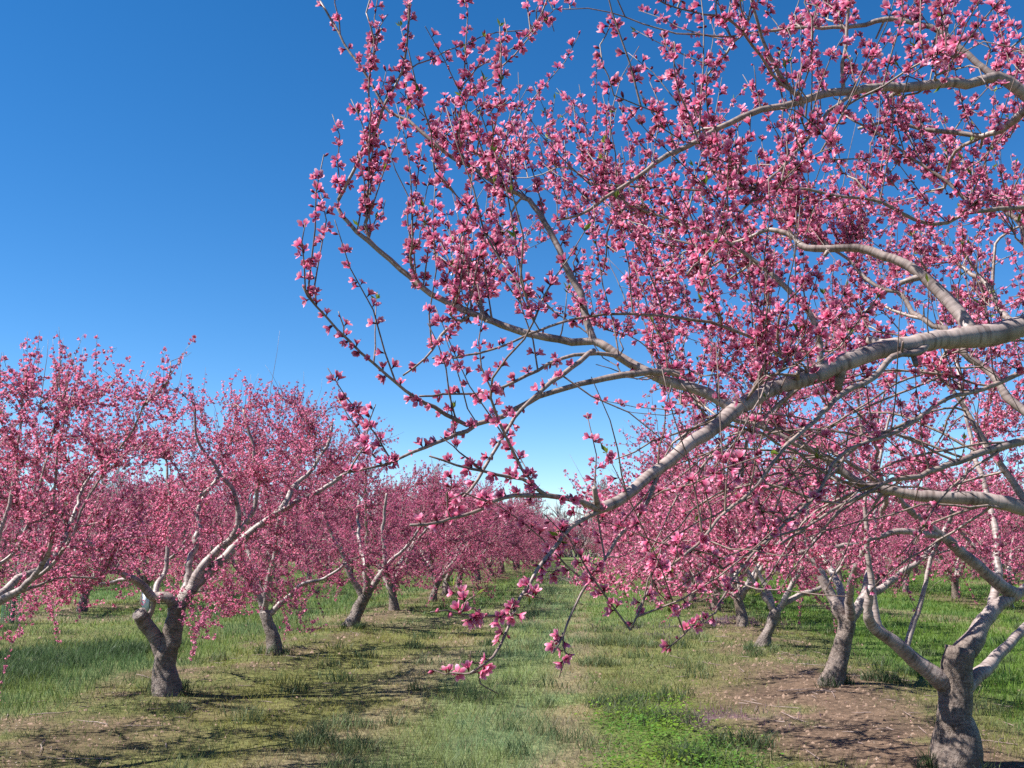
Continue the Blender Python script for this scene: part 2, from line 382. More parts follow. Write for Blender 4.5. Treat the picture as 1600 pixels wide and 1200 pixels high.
    F = (np.array([[0, 1, 2], [0, 2, 3], [0, 3, 1]])[None] + (np.arange(n) * 4)[:, None, None]).reshape(-1, 3)
    t = rng.random((n, 1)); col = np.where(pale_[:, None], np.where(t < .75, (0.45, .39, .34), (.5, .24, .28)), np.where(t < 0, (.6, .3, .36), np.array((0.18, .122, .088)) * (0.6 + .8 * rng.random((n, 1)))))
    link('soil_crumbs', mesh_np('soil_crumbs', V.reshape(-1, 3), F, LITTER, False, col=np.repeat(col, 4, 0)), kind='stuff', label='crumbs of brown soil, pale stones and dropped petals on the bare strips', category='soil')

build_ground()
build_cover()

def _later_twigs(W):
    rng = np.random.default_rng(8); w = W()
    for k in range(150):                                  # prunings left lying under the rows
        y = 7.0 * (18 / 7.0) ** rng.random(); x = row_x((2.5 if k % 3 else -4.4) + rng.normal() * .75, y); a = rng.random() * 6.28; l = .12 + .4 * rng.random() ** 2
        t = np.linspace(-.5, .5, 4); px = x + np.cos(a) * l * t; py = y + np.sin(a) * l * t + rng.normal(size=4) * .012
        w.tube(np.stack([px, py, ground_z(px, py) + .008 + .01 * rng.random(4)], -1), [.004, .0045, .004, .002], 4)
    link('fallen_twigs', w.mesh('fallen_twigs'), kind='stuff', label='thin pruned twigs lying on the soil under the rows', category='twigs')

# ------------------------------------------------------------------ wood: tubes along branch paths
class Wood:
    def __init__(s): s.V, s.F, s.B, s.R, s.n = [], [], [], [], 0
    def tube(s, P, R, sides=6, rough=0.0, rng=None, flare=0.0):
        P = np.asarray(P, float); R = np.asarray(R, float); n = len(P)
        T = np.gradient(P, axis=0); T /= np.linalg.norm(T, axis=1, keepdims=True) + 1e-9
        ref = np.array([0, 0, 1.0]) if abs(T[:, 2]).mean() < 0.8 else np.array([1.0, 0, 0])
        A = np.cross(T, ref); A /= np.linalg.norm(A, axis=1, keepdims=True) + 1e-9
        Bv = np.cross(T, A)
        ang = np.arange(sides) / sides * 2 * np.pi
        rr = np.repeat(R[:, None], sides, 1)
        if rough and rng is not None:
            rr = rr * (1 + rough * (rng.random((n, sides)) - .5) + rough * 1.2 * np.sin(ang * 2 + rng.random() * 6)[None] * np.sin(np.arange(n) * .8 + rng.random() * 6)[:, None])
        ring = P[:, None] + rr[..., None] * (np.cos(ang)[None, :, None] * A[:, None] + np.sin(ang)[None, :, None] * Bv[:, None])
        L = np.concatenate([[0], np.cumsum(np.linalg.norm(np.diff(P, axis=0), axis=1))]) + (s.n % 977) * 0.37
        V = np.concatenate([ring.reshape(-1, 3), P[:1], P[-1:]])
        b = np.stack([np.repeat(L, sides), (rr * np.cos(ang)).ravel(), (rr * np.sin(ang)).ravel()], -1)
        b = np.concatenate([b, [[L[0], 0, 0]], [[L[-1], 0, 0]]])
        i = np.arange(n - 1)[:, None] * sides; j = np.arange(sides)[None]; k = (j + 1) % sides
        Q = np.stack([i + j, i + k, i + sides + k, i + sides + j], -1).reshape(-1, 4)
        jj = np.arange(sides); kk = (jj + 1) % sides; e = (n - 1) * sides
        cap = np.stack([e + jj, e + kk, np.full(sides, n * sides + 1), np.full(sides, n * sides + 1)], -1)
        tri = np.concatenate([Q[:, [0, 1, 2]], Q[:, [0, 2, 3]], cap[:, :3]])
        s.V.append(V); s.F.append(tri + s.n); s.B.append(b); s.R.append(np.concatenate([np.repeat(R, sides), [R[0]], [R[-1]]])); s.n += len(V)
    def mesh(s, name):
        return mesh_np(name, np.concatenate(s.V), np.concatenate(s.F), BARK, True, bark=np.concatenate(s.B), rad=np.concatenate(s.R))

_later_twigs(Wood)

def smooth_path(P, R, step=0.06, wig=0.0, rng=None):
    P = np.asarray(P, float); R = np.asarray(R, float)
    if len(P) < 3:
        P = np.stack([P[0], P.mean(0), P[-1]]); R = np.array([R[0], R.mean(), R[-1]])
    Q = np.concatenate([[2 * P[0] - P[1]], P, [2 * P[-1] - P[-2]]]); outP, outR = [], []
    for i in range(len(P) - 1):
        p0, p1, p2, p3 = Q[i:i + 4]; m = max(2, int(np.linalg.norm(p2 - p1) / step) + 1)
        t = np.linspace(0, 1, m, endpoint=False)[:, None]
        outP.append(.5 * (2 * p1 + (p2 - p0) * t + (2 * p0 - 5 * p1 + 4 * p2 - p3) * t ** 2 + (3 * p1 - p0 - 3 * p2 + p3) * t ** 3))
        outR.append(R[i] + (R[i + 1] - R[i]) * t[:, 0])
    outP.append(P[-1:]); outR.append(R[-1:])
    P, R = np.concatenate(outP), np.concatenate(outR)
    if wig and rng is not None and len(P) > 6:
        k = rng.normal(size=len(P) + 4); k = np.convolve(k, [.25] * 5, 'valid')[:len(P)]; R = R * (1 + .07 * k)
    if wig and rng is not None and len(P) > 3:
        w = rng.normal(size=P.shape); w = (w + np.roll(w, 1, 0) + np.roll(w, 2, 0)) / 1.7; w[0] = 0; w[-1] *= .3
        P = P + w * wig
    return P, R

# ------------------------------------------------------------------ blossom shapes
def petal_flower(alpha, q, rng, hq=True, R0=0.0172):
    V, F, K = [], [], []
    inner, mid, tip = np.array((.40, .03, .10)), np.array((.64, .125, .26)), np.array((.81, .38, .50))
    for p in range(5):
        a = p * 2 * np.pi / 5 + rng.normal() * .12; al = alpha + rng.normal() * .13; Lp = R0 * (0.9 + .25 * rng.random()); w = Lp * (.285 + .06 * rng.random())
        d = np.array([np.cos(a) * math.sin(al), np.sin(a) * math.sin(al), math.cos(al)]); s_ = np.array([-np.sin(a), np.cos(a), 0]); nrm = np.cross(s_, d)
        b = np.array([np.cos(a) * .002, np.sin(a) * .002, .006]); o = len(V)
        def pt(t, sd, n): return b + d * Lp * t + s_ * w * sd + nrm * Lp * n
        if hq:
            V += [pt(0, 0, 0), pt(.5, -1, -.10), pt(.5, 1, -.10), pt(.55, 0, .06), pt(.9, -.62, -.02), pt(.9, .62, -.02), pt(1.02, 0, .02)]
            F += [(o, o + 1, o + 3), (o, o + 3, o + 2), (o + 1, o + 4, o + 3), (o + 3, o + 5, o + 2), (o + 4, o + 6, o + 3), (o + 6, o + 5, o + 3)]
            K += [inner, mid, mid, mid * .92, tip, tip, tip]
        else:
            V += [pt(0, 0, 0), pt(.62, -1.35, -.05), pt(1.0, 0, .03), pt(.62, 1.35, -.05)]; F += [(o, o + 1, o + 2), (o, o + 2, o + 3)]
            K += [inner * 1.1, mid, tip, mid]
    o = len(V); cal = np.array((.115, .014, .022)); m = 5 if hq else 3          # the dark red cup below
    V.append(np.array([0, 0, -.004])); K.append(cal * .8)
    for j in range(m):
        a = j * 2 * np.pi / m; V.append(np.array([.0034 * np.cos(a), .0034 * np.sin(a), .0085])); K.append(cal)
    for j in range(m): F.append((o, o + 1 + (j + 1) % m, o + 1 + j))
    for j in range(6 if hq else 0):                                               # stamens
        a = rng.random() * 6.28; rr = .0035 + .004 * rng.random(); o = len(V)
        t = np.array([np.cos(a) * rr, np.sin(a) * rr, .014 + .003 * rng.random()]); sd = np.array([-np.sin(a), np.cos(a), 0]) * (.0006 if hq else .001)
        V += [np.array([0, 0, .006]), t - sd, t + sd]; F.append((o, o + 1, o + 2)); K += [np.array((.4, .05, .1)), np.array((.75, .42, .42)), np.array((.75, .42, .42))]
    return np.array(V), np.array(F), np.array(K)

def bud(rng, long=1.0):
    V = [(0, 0, -.003)]; K = [(.10, .015, .02)]; m = 5
    for j in range(m):
        a = j * 6.283 / m; V.append((.0032 * math.cos(a), .0032 * math.sin(a), .004)); K.append((.16, .02, .03))
    for j in range(m):
        a = j * 6.283 / m + .6; V.append((.0040 * math.cos(a), .0040 * math.sin(a), .009 * long)); K.append((.48, .075, .17))
    V.append((0, 0, .0145 * long)); K.append((.74, .28, .38)); F = []
    for j in range(m):
        k = (j + 1) % m; F += [(0, 1 + k, 1 + j), (1 + j, 1 + k, 6 + j), (1 + k, 6 + k, 6 + j), (6 + j, 6 + k, 11)]
    return np.array(V), np.array(F), np.array(K)

_tr = np.random.default_rng(21)
HQ = [petal_flower(a, 1, _tr, True) for a in (.45, .6, .75, .9, 1.1, .55)] + [bud(_tr), bud(_tr, 1.25)]
MQ = [petal_flower(a, 1, _tr, False, .0175) for a in (.5, .75, .95, 1.15)] + [bud(_tr)]
def far_flower(rng):
    V, F, K = [], [], []
    for p in range(3):
        a = p * 2.1 + rng.random(); d = np.array([np.cos(a) * .8, np.sin(a) * .8, .5]); s_ = np.array([-np.sin(a), np.cos(a), .2]); o = len(V)
        V += [np.zeros(3), d * .017 + s_ * .010, d * .017 - s_ * .010]; F.append((o, o + 1, o + 2)); K += [np.array((.30, .03, .07)), np.array((.62, .16, .295)), np.array((.62, .16, .295))]
    return np.array(V), np.array(F), np.array(K)
FQ = [far_flower(_tr) for _ in range(3)]

def frames(D, rng):
    D = D / (np.linalg.norm(D, axis=1, keepdims=True) + 1e-9)
    r = rng.normal(size=D.shape); A = np.cross(D, r); A /= np.linalg.norm(A, axis=1, keepdims=True) + 1e-9
    return np.stack([A, np.cross(D, A), D], -1)

def stamp(temps, which, P, M, S, tint):
    parts = []
    for k, (v, f, c) in enumerate(temps):
        s = which == k
        if not s.any(): continue
        W = np.einsum('nij,mj->nmi', M[s], v) * S[s][:, None, None] + P[s][:, None]
        n, m = W.shape[:2]
        Fa = (f[None] + (np.arange(n) * m)[:, None, None]).reshape(-1, 3)
        parts.append((W.reshape(-1, 3), Fa, (c[None] * tint[s][:, None, :]).reshape(-1, 3)))
    return join_np(parts)

# ------------------------------------------------------------------ growing a peach tree
class Tree:
    def __init__(s, seed): s.rng = np.random.default_rng(seed); s.br = []; s.shoots = []; s.bare = []
    def add(s, P, R, role, wig=0.0, step=0.06):
        P, R = smooth_path(P, R, step, wig, s.rng); s.br.append((P, R, role)); return P, R
    def nodes(s, roles=None, rmax=9, rmin=0):
        X, T, R = [], [], []
        for P, Ra, role in s.br:
            if roles and role not in roles: continue
            t = np.gradient(P, axis=0); t /= np.linalg.norm(t, axis=1, keepdims=True) + 1e-9
            k = (Ra <= rmax) & (Ra >= rmin); X.append(P[k]); T.append(t[k]); R.append(Ra[k])
        return np.concatenate(X), np.concatenate(T), np.concatenate(R)
    def fill(s, targets, wig=.012, rs=1.0, step=.09, up=.25, maxlen=1.6):
        """grow a side branch to each place the crown should reach, from the nearest wood"""
        rng = s.rng; X, T, R = s.nodes(('limb', 'branch', 'second')); 
        c = X[0]
        order = np.argsort(np.min(np.linalg.norm(targets[:, None] - X[None, ::6], axis=2), axis=1))
        XS, TS, RS = [X], [T], [R]
        for i in order:
            t = targets[i]; X, T, R = XS[0], TS[0], RS[0]
            d = t - X; L = np.linalg.norm(d, axis=1)
            cost = L * (1.25 - .45 * (d * T).sum(1) / (L + 1e-6)) + np.where(d[:, 2] < -.15, .5 * -d[:, 2], 0) + np.where(R < .004, .3, 0)
            j = int(np.argmin(cost + rng.random(len(L)) * .06)); l = L[j]
            if l < .1 or l > maxlen: continue
            p0 = X[j]; p1 = p0 + T[j] * l * .32 + np.array([0, 0, up * l * .4]) + rng.normal(size=3) * l * .07
            p2 = p0 + (t - p0) * .66 + np.array([0, 0, l * .03]) + rng.normal(size=3) * l * .06
            r0 = min(R[j] * .72, (.0035 + .0085 * l) * rs)
            P, Ra = s.add([p0, p1 * .5 + (p0 + t) * .25, p2, t], [r0, r0 * .82, r0 * .6, max(.0016, r0 * .3)], 'second', wig, step)
            tt = np.gradient(P, axis=0); tt /= np.linalg.norm(tt, axis=1, keepdims=True) + 1e-9
            XS[0] = np.concatenate([XS[0], P[1:]]); TS[0] = np.concatenate([TS[0], tt[1:]]); RS[0] = np.concatenate([RS[0], Ra[1:]])
    def sprout(s, n, lmin, lmax, upw=.65, out=.25, rnd=.5, along=.55, centre=None, rmax=.02, reject=None, r0=.0032, droop=0.0, bare=False, bias=None):
        rng = s.rng; X, T, R = s.nodes(('limb', 'branch', 'second'), rmax=rmax)
        w = np.where(R < .012, 1.0, .45) * (np.ones(len(X)) if bias is None else bias(X)); j = rng.choice(len(X), n, p=w / w.sum())
        P0, T0 = X[j], T[j]; c = centre if centre is not None else X.mean(0)
        o = P0 - c; o[:, 2] = 0; o /= np.linalg.norm(o, axis=1, keepdims=True) + .3
        D = T0 * along + np.array([0, 0, 1.0]) * upw + o * out + rng.normal(size=P0.shape) * rnd
        D /= np.linalg.norm(D, axis=1, keepdims=True); L = lmin + (lmax - lmin) * rng.random(n) ** 1.6
        for p, d, l in zip(P0, D, L):
            m = 5; t = np.linspace(0, 1, m)[:, None]; side = rng.normal(size=3) * .10
            path = p + d * l * t + (np.array([0, 0, .12 * np.sign(d[2] + .3) - droop]) + side) * l * t ** 2 + rng.normal(size=(m, 3)) * .006 * (t > 0)
            if reject is not None and reject(path): continue
            (s.bare if bare else s.shoots).append((path, np.linspace(r0, .0012, m)))
    def blossom_sites(s, spacing, skip=.12, thick=.0075, prob=.92, bare=.06):
        rng = s.rng; P, D = [], []
        src = [(p, r, skip) for p, r in s.shoots]
        src += [(p[r < thick], r[r < thick], .05) for p, r, role in s.br if role in ('second', 'branch', 'limb') and (r < thick).sum() > 3]
        for p, r, sk in src:
            if rng.random() < bare: continue
            seg = np.linalg.norm(np.diff(p, axis=0), axis=1); L = np.concatenate([[0], np.cumsum(seg)])
            if L[-1] < .05: continue
            q = np.arange(L[-1] * sk, L[-1] * .98, spacing); q = q + rng.normal(size=len(q)) * spacing * .35
            q = q[rng.random(len(q)) < prob]
            if not len(q): continue
            q = np.concatenate([q, q[rng.random(len(q)) < .5] + .003, q[rng.random(len(q)) < .18] - .003]); q = np.clip(q, 0, L[-1])
            pos = np.stack([np.interp(q, L, p[:, k]) for k in range(3)], -1); t = (p[-1] - p[0]) / (np.linalg.norm(p[-1] - p[0]) + 1e-9)
            d = rng.normal(size=pos.shape); d -= (d @ t)[:, None] * t * .85; d /= np.linalg.norm(d, axis=1, keepdims=True); d = d + t * .45 + np.array([0, 0, .12])
            d /= np.linalg.norm(d, axis=1, keepdims=True); P.append(pos + d * .004); D.append(d)
        return np.concatenate(P), np.concatenate(D)

def guided(px_path, d0, d1, w0, w1, bow=0.0):
    """branch measured in the photograph: pixels, distance at each end, width in pixels at each end"""
    n = len(px_path); t = np.linspace(0, 1, n); d = d0 + (d1 - d0) * t + bow * np.sin(t * np.pi)
    P = np.array([at(x, y, dd) for (x, y), dd in zip(px_path, d)]); w = w1 + (w0 - w1) * (1 - t) ** 1.35
    return P, np.maximum(w * d / FPX * .5, .0013)

def snap(tree, p, d, reach=22):
    """a branch starts in the wood it grows from: distance and place of the nearest wood behind that point"""
    if not tree.br: return d, None
    X, T, R = tree.nodes(('limb', 'trunk', 'branch')); px, py, dd = project(X); e = np.hypot(px - p[0], py - p[1]); j = int(np.argmin(e + 200 * (px < -200)))
    if e[j] > reach: return d, None
    return float(X[j][1]), X[j]

def finish_tree(tree, root, origin, quality, size=1.0, spacing=.03, sides=(12, 9, 5, 3), near_parts=0, rscale=1.0, leaves=0, bare=.06, twig=1.0, keep=None):
    rng = tree.rng; o = np.asarray(origin, float)
    tw = Wood()
    for P, R, role in tree.br:
        if role == 'second': tw.tube(P - o, np.maximum(R * rscale, .0016 * twig), sides[2])
        else:
            w = Wood(); sd = sides[0] if role == 'trunk' else sides[1]
            w.tube(P - o, R * rscale, sd, (.09 if quality != 'near' else .07) if role == 'trunk' else .035, rng)
            link('trunk' if role == 'trunk' else 'limb', w.mesh(role), root)
    for P, R in tree.shoots + tree.bare: tw.tube(P - o, np.maximum(R, .0011) * twig, sides[3])
    crown = link('crown', tw.mesh('crown'), root)
    P, D = tree.blossom_sites(spacing, bare=bare)
    if keep is not None: kk = keep(P); P, D = P[kk], D[kk]
    n = len(P); S = size * (0.8 + .4 * rng.random(n)); M = frames(D, rng); tone = .72 + .5 * rng.random((n, 1))
    pale = (rng.random((n, 1)) < .15) * np.array((.22, .95, .65)) * rng.random((n, 1))
    tint = tone * (1 + (rng.random((n, 3)) - .5) * .10) + pale * .6
    if quality == 'near':
        px, py, dd = project(P); dist = np.linalg.norm(P - np.array([0, 0, CAM_Z]), axis=1)
        inview = (px > -40) & (px < 1640) & (py > -40) & (py < 1240) & (dd > .3)
        order = np.argsort(np.where(inview, dist, 1e9)); chosen = order[:near_parts]; rest = np.ones(n, bool); rest[chosen] = False
        kinds = rng.choice(8, n, p=[.15, .16, .15, .12, .08, .12, .12, .10])
        protos = [mesh_np('blossom', v, f, PETAL, True, col=c) for v, f, c in HQ]
        for i in chosen:
            b = link('blossom', protos[kinds[i]], crown); m = Matrix.Identity(4)
            for r_ in range(3):
                for c_ in range(3): m[r_][c_] = M[i][r_, c_] * S[i]
                m[r_][3] = P[i][r_] - o[r_]
            b.matrix_local = m
        hi = rest & (dist < 4.2); lo = rest & ~hi
        V, F, K = stamp(HQ, np.where(hi, kinds, -1), P - o, M, S, tint); parts = [(V, F, K)]
        parts.append(stamp(MQ, np.where(lo, kinds % 5, -1), P - o, M, S, tint)); V, F, K = join_np(parts)
    elif quality == 'mid':
        kinds = rng.choice(5, n, p=[.26, .26, .20, .13, .15]); V, F, K = stamp(MQ, kinds, P - o, M, S, tint)
    else:
        kinds = rng.choice(3, n); V, F, K = stamp(FQ, kinds, P - o, M, S, tint)
    link('blossoms', mesh_np('blossoms', V, F, PETAL, quality == 'near', col=K), crown, kind='stuff')
    if leaves:
        LV, LF, LK, k = [], [], [], 0
        tips = [(p[-1], p[-1] - p[-2]) for p, r in tree.shoots] + [(p[i], p[i] - p[i - 1]) for p, r in tree.shoots for i in (2, 3) if rng.random() < .5]
        idx = rng.choice(len(tips), min(leaves, len(tips)), replace=False)
        for i in idx:
            p, t = tips[i]; t = t / (np.linalg.norm(t) + 1e-9)
            for q in range(rng.integers(2, 5)):
                d = t + rng.normal(size=3) * .38; d /= np.linalg.norm(d); s_ = np.cross(d, rng.normal(size=3)); s_ /= np.linalg.norm(s_) + 1e-9; l = .012 + .020 * rng.random(); w = l * .17; nn = np.cross(d, s_)
                LV += [p - o, p - o + d * l * .5 + s_ * w + nn * w * .5, p - o + d * l, p - o + d * l * .5 - s_ * w + nn * w * .5]
                LF += [(k, k + 1, k + 2), (k, k + 2, k + 3)]; k += 4; c = np.array((.16, .21, .03)) * (.6 + .7 * rng.random()); LK += [c, c, c * 1.15, c]
        link('young_leaves', mesh_np('young_leaves', np.array(LV), np.array(LF), LEAF, False, col=np.array(LK)), crown, kind='stuff')
    return n

def crown_targets(rng, n, centre, rx, ry, zlo, ztop, hollow=.2):
    a = rng.random(n) * 6.283; r = np.sqrt(hollow ** 2 + (1 - hollow ** 2) * rng.random(n))
    low = zlo + .25 * (1 - r) ; top = ztop - .45 * r ** 3
    z = low + (top - low) * rng.random(n) ** .7
    return np.stack([centre[0] + rx * r * np.cos(a), centre[1] + ry * r * np.sin(a), z], -1)

def base_at(px, py, y):
    p = at(px, py, y); return np.array([p[0], p[1], float(ground_z(p[0], p[1])) - .04])

def trunk_path(pts, y, base):
    """pts: (px, py, width px)"""
    P = [base]; R = []
    for i, (x, yy, w) in enumerate(pts):
        p = at(x, yy, y); r = w / FPX * y * .5; R.append(r)
        if i > 0: P.append(p)
    return np.array(P), np.array(R)

def vase_limbs(tree, top, r, n, reach, height, phase, rng, limbs_r=.7):
    for k in range(n):
        a = phase + k * 6.283 / n + rng.normal() * .2; d = np.array([math.cos(a), math.sin(a), 0]); re = reach * (.8 + .35 * rng.random()); hh = height * (.82 + .3 * rng.random())
        P = [top - np.array([0, 0, .06]), top + d * re * .22 + [0, 0, hh * .22], top + d * re * .55 + [0, 0, hh * .5] + rng.normal(size=3) * .07, top + d * re * .85 + [0, 0, hh * .8] + rng.normal(size=3) * .08, top + d * re + [0, 0, hh]]
        tree.add(P, np.array([1.0, .8, .5, .28, .12]) * r * limbs_r, 'limb', .012)

# ------------------------------------------------------------------ trees whose limbs were measured
def measured_tree(seed, base_px, y, trunk, limbs, extra, targets, shoots, label, hang=.25, slim=.70, tips=70, more=None, quality='mid', spacing=.03, size=1.0, rx=1.75, ry=2.0, zlo=.85, ztop=3.1, centre=None, leaves=0, twig=1.0, extra_r=.6, group='peach trees of the two nearest rows', bare=.06):
    t = Tree(seed); rng = t.rng; b = base_at(base_px[0], base_px[1], y)
    P, R = trunk_path(trunk, y, b); R = R * slim; R[0] *= 1.15
    t.add(P, R, 'trunk', .004, .05); top = P[-1]
    for (pp, dy, w0, w1) in limbs:
        d0, p0 = snap(t, pp[0], y)
        P_, R_ = guided(pp, d0, d0 + dy, w0 * (.3 + .7 * min(1, slim)), w1 * .8, bow=.05); P_[0] = p0 if p0 is not None else P_[0]
        t.add(P_, R_, 'limb', .006)
    if extra: vase_limbs(t, top, R[-1], extra, rx * .85, (ztop - top[2]) * .86, rng.random() * 6.28, rng, extra_r)
    c = centre if centre is not None else (b[0], b[1])
    tg = crown_targets(rng, targets, c, rx, ry, zlo, ztop)
    if more is not None: lo_, hi_, n_ = more; tg = np.concatenate([tg, np.array(lo_) + (np.array(hi_) - np.array(lo_)) * rng.random((n_, 3))])
    t.fill(tg)
    t.sprout(int(shoots * 1.7), .10, .46, centre=np.array([c[0], c[1], 1.5]))
    t.sprout(int(shoots * hang), .2, .5, upw=-.05, out=.8, rnd=.5, centre=np.array([c[0], c[1], 1.5]), droop=.15)
    t.sprout(tips, .25, .6, upw=1.3, out=.1, rnd=.25, centre=np.array([c[0], c[1], 1.5]), r0=.0036, bare=True)
    root = thing('peach_tree', label, 'tree', b, group=group)
    n = finish_tree(t, root, b, quality, size, spacing, leaves=leaves, twig=twig, bare=bare)
    return t, root, n

counts = {}
# right row, second tree: forked trunk in the lower right corner
_, _, counts['r1'] = measured_tree(101, (1495, 1192), 7.4,
    [(1495, 1192, 80), (1493, 1150, 62), (1492, 1085, 55), (1496, 1040, 53), (1500, 1012, 44)],
    [([(1488, 1072), (1470, 1060), (1443, 1040), (1410, 1016), (1383, 994), (1363, 978), (1355, 955), (1362, 915)], -.25, 36, 16),
     ([(1383, 997), (1370, 967), (1363, 933), (1358, 883), (1353, 833), (1350, 790), (1360, 730), (1345, 660), (1330, 590)], .0, 15, 4),
     ([(1423, 1006), (1433, 960), (1443, 917), (1460, 867), (1482, 815), (1500, 760), (1540, 660), (1560, 590)], .1, 10, 4),
     ([(1500, 1030), (1517, 1004), (1530, 980), (1550, 955), (1573, 937), (1610, 915), (1680, 850), (1760, 740), (1800, 620)], .3, 38, 8),
     ([(1590, 928), (1566, 914), (1512, 872), (1469, 837), (1425, 798), (1390, 770), (1340, 730), (1270, 690), (1200, 660)], -.7, 25, 5),
     ([(1469, 837), (1425, 832), (1381, 835), (1337, 850), (1294, 857), (1206, 868), (1154, 870)], -.5, 12, 5),
     ([(1505, 1080), (1530, 1055), (1552, 1031), (1583, 1000), (1620, 962), (1690, 890), (1800, 780)], .7, 30, 9),
     ([(1545, 960), (1560, 900), (1550, 800), (1520, 700), (1500, 600), (1490, 540)], 1.0, 16, 5)],
    0, 125, 800, 'grey-trunked peach tree in the lower right corner, forking low into thick limbs', spacing=.036, rx=2.4, ry=2.1, zlo=1.45, ztop=3.4, leaves=120, centre=(3.35, 7.7), slim=.92, hang=.14, more=((.55, 5.8, 1.2), (2.3, 9.3, 2.2), 60))
# right row, third and fourth
_, _, counts['r2'] = measured_tree(102, (1298, 1070), 11.25,
    [(1298, 1070, 52), (1308, 1035, 40), (1320, 990, 36), (1324, 962, 36)],
    [([(1318, 975), (1308, 950), (1293, 917), (1277, 887), (1265, 860), (1262, 827), (1258, 790), (1240, 720), (1225, 660)], .2, 27, 6),
     ([(1328, 975), (1340, 955), (1350, 932), (1380, 917), (1410, 893), (1440, 873), (1480, 820), (1510, 740)], .3, 24, 6),
     ([(1340, 950), (1352, 920), (1362, 870), (1370, 800), (1375, 720), (1390, 650)], .6, 16, 5)],
    2, 100, 700, 'second peach tree trunk from the right edge, grey and forked above bare soil', spacing=.040, size=1.05, rx=2.35, zlo=1.0, ztop=3.3)
_, _, counts['r3'] = measured_tree(103, (1190, 1015), 15.6,
    [(1190, 1015, 34), (1198, 992, 25), (1208, 965, 24), (1212, 952, 22)],
    [([(1212, 962), (1205, 940), (1195, 915), (1187, 900), (1175, 870), (1165, 820)], .2, 15, 5),
     ([(1212, 962), (1225, 943), (1250, 930), (1283, 917), (1310, 890), (1330, 850)], .0, 15, 5)],
    2, 85, 600, 'pale slanting forked peach tree, third trunk from the right edge', quality='far', spacing=.044, size=1.15, zlo=.9, ztop=3.3, twig=1.1)
# left row
_, _, counts['l1'] = measured_tree(104, (262, 1076), 10.84,
    [(262, 1076, 62), (258, 1040, 46), (266, 1000, 42), (274, 965, 36), (277, 945, 36)],
    [([(262, 1035), (248, 1008), (235, 985), (222, 970), (216, 958)], -.1, 30, 27),
     ([(228, 975), (236, 955), (240, 935), (228, 915)], -.1, 13, 8),
     ([(278, 955), (267, 937), (240, 932), (227, 920), (212, 905), (195, 897), (170, 870), (130, 840), (90, 800)], -.5, 26, 6),
     ([(225, 920), (205, 905), (180, 908), (150, 912), (110, 905)], .2, 13, 4),
     ([(240, 930), (248, 910), (258, 885), (265, 820), (262, 740), (250, 680)], .5, 13, 4),
     ([(277, 955), (286, 938), (300, 918), (313, 890), (333, 867), (360, 843), (387, 813), (400, 780), (395, 700), (380, 640)], .2, 30, 5),
     ([(306, 915), (333, 887), (367, 853), (400, 825), (443, 795), (483, 773), (505, 765), (540, 740)], .6, 22, 7),
     ([(430, 803), (445, 785), (460, 760), (483, 737), (510, 700), (520, 660)], .7, 14, 5),
     ([(360, 845), (372, 815), (367, 775), (340, 735), (310, 690), (302, 630)], -.2, 14, 4),
     ([(345, 742), (330, 760), (312, 775)], -.2, 10, 6)],
    1, 165, 900, 'dark-trunked forked peach tree with a cut stub, nearest whole tree on the left', spacing=.036, rx=1.9, ry=2.0, zlo=.5, ztop=3.32, hang=.42, leaves=60, extra_r=.5)
_, _, counts['l2'] = measured_tree(105, (430, 1020), 14.4,
    [(430, 1020, 34), (426, 995, 27), (418, 970, 25), (413, 955, 24)],
    [([(415, 962), (403, 930), (385, 905), (365, 880), (350, 840)], -.2, 16, 5),
     ([(418, 965), (437, 945), (455, 930), (475, 912), (505, 905), (540, 880)], .0, 13, 5),
     ([(410, 955), (420, 900), (440, 850), (450, 790), (465, 720)], .3, 13, 4)],
    2, 95, 700, 'small dark-trunked peach tree behind the nearest left tree, blossom hanging low beside it', quality='far', spacing=.042, size=1.12, zlo=.4, ztop=3.65, hang=.5, twig=1.1)
_, _, counts['l3'] = measured_tree(106, (548, 980), 19.4,
    [(548, 980, 36), (555, 962, 28), (566, 940, 26), (573, 925, 25)],
    [([(570, 935), (562, 925), (546, 896), (533, 858), (521, 842), (505, 800)], -.3, 16, 5),
     ([(573, 930), (587, 908), (600, 887), (600, 860), (598, 829), (605, 770)], .0, 16, 5),
     ([(596, 895), (608, 879), (633, 856), (660, 820)], .3, 11, 4)],
    2, 90, 700, 'leaning pale-forked peach tree standing clear beside the grass aisle, left of centre', quality='far', spacing=.048, size=1.28, rx=1.9, ry=2.0, zlo=.5, ztop=3.4, hang=.45, twig=1.25)
_, _, counts['l0'] = measured_tree(107, (-105, 1190), 6.95,
    [(-105, 1190, 84), (-105, 1120, 60), (-100, 1060, 54), (-98, 1030, 50)],
    [([(-95, 1045), (-60, 985), (0, 940), (33, 923), (57, 897), (73, 867), (82, 827), (85, 790), (90, 700), (110, 620)], -.3, 22, 3),
     ([(43, 918), (80, 887), (103, 853), (120, 820), (140, 773), (173, 717), (213, 663), (227, 630), (263, 597), (266, 565)], .1, 8, 2),
     ([(20, 932), (60, 915), (110, 902), (150, 905)], .3, 8, 4),
     ([(-60, 985), (-20, 900), (10, 800), (28, 720), (32, 650), (40, 590)], .3, 12, 3),
     ([(-20, 900), (30, 850), (60, 770), (80, 690), (92, 640), (86, 560)], .5, 8, 2)],
    2, 140, 700, 'peach tree cut off by the left edge, its pale limb curving up into view', spacing=.036, rx=1.7, ry=1.7, zlo=1.1, ztop=2.85, leaves=80, centre=(-4.15, 7.1))

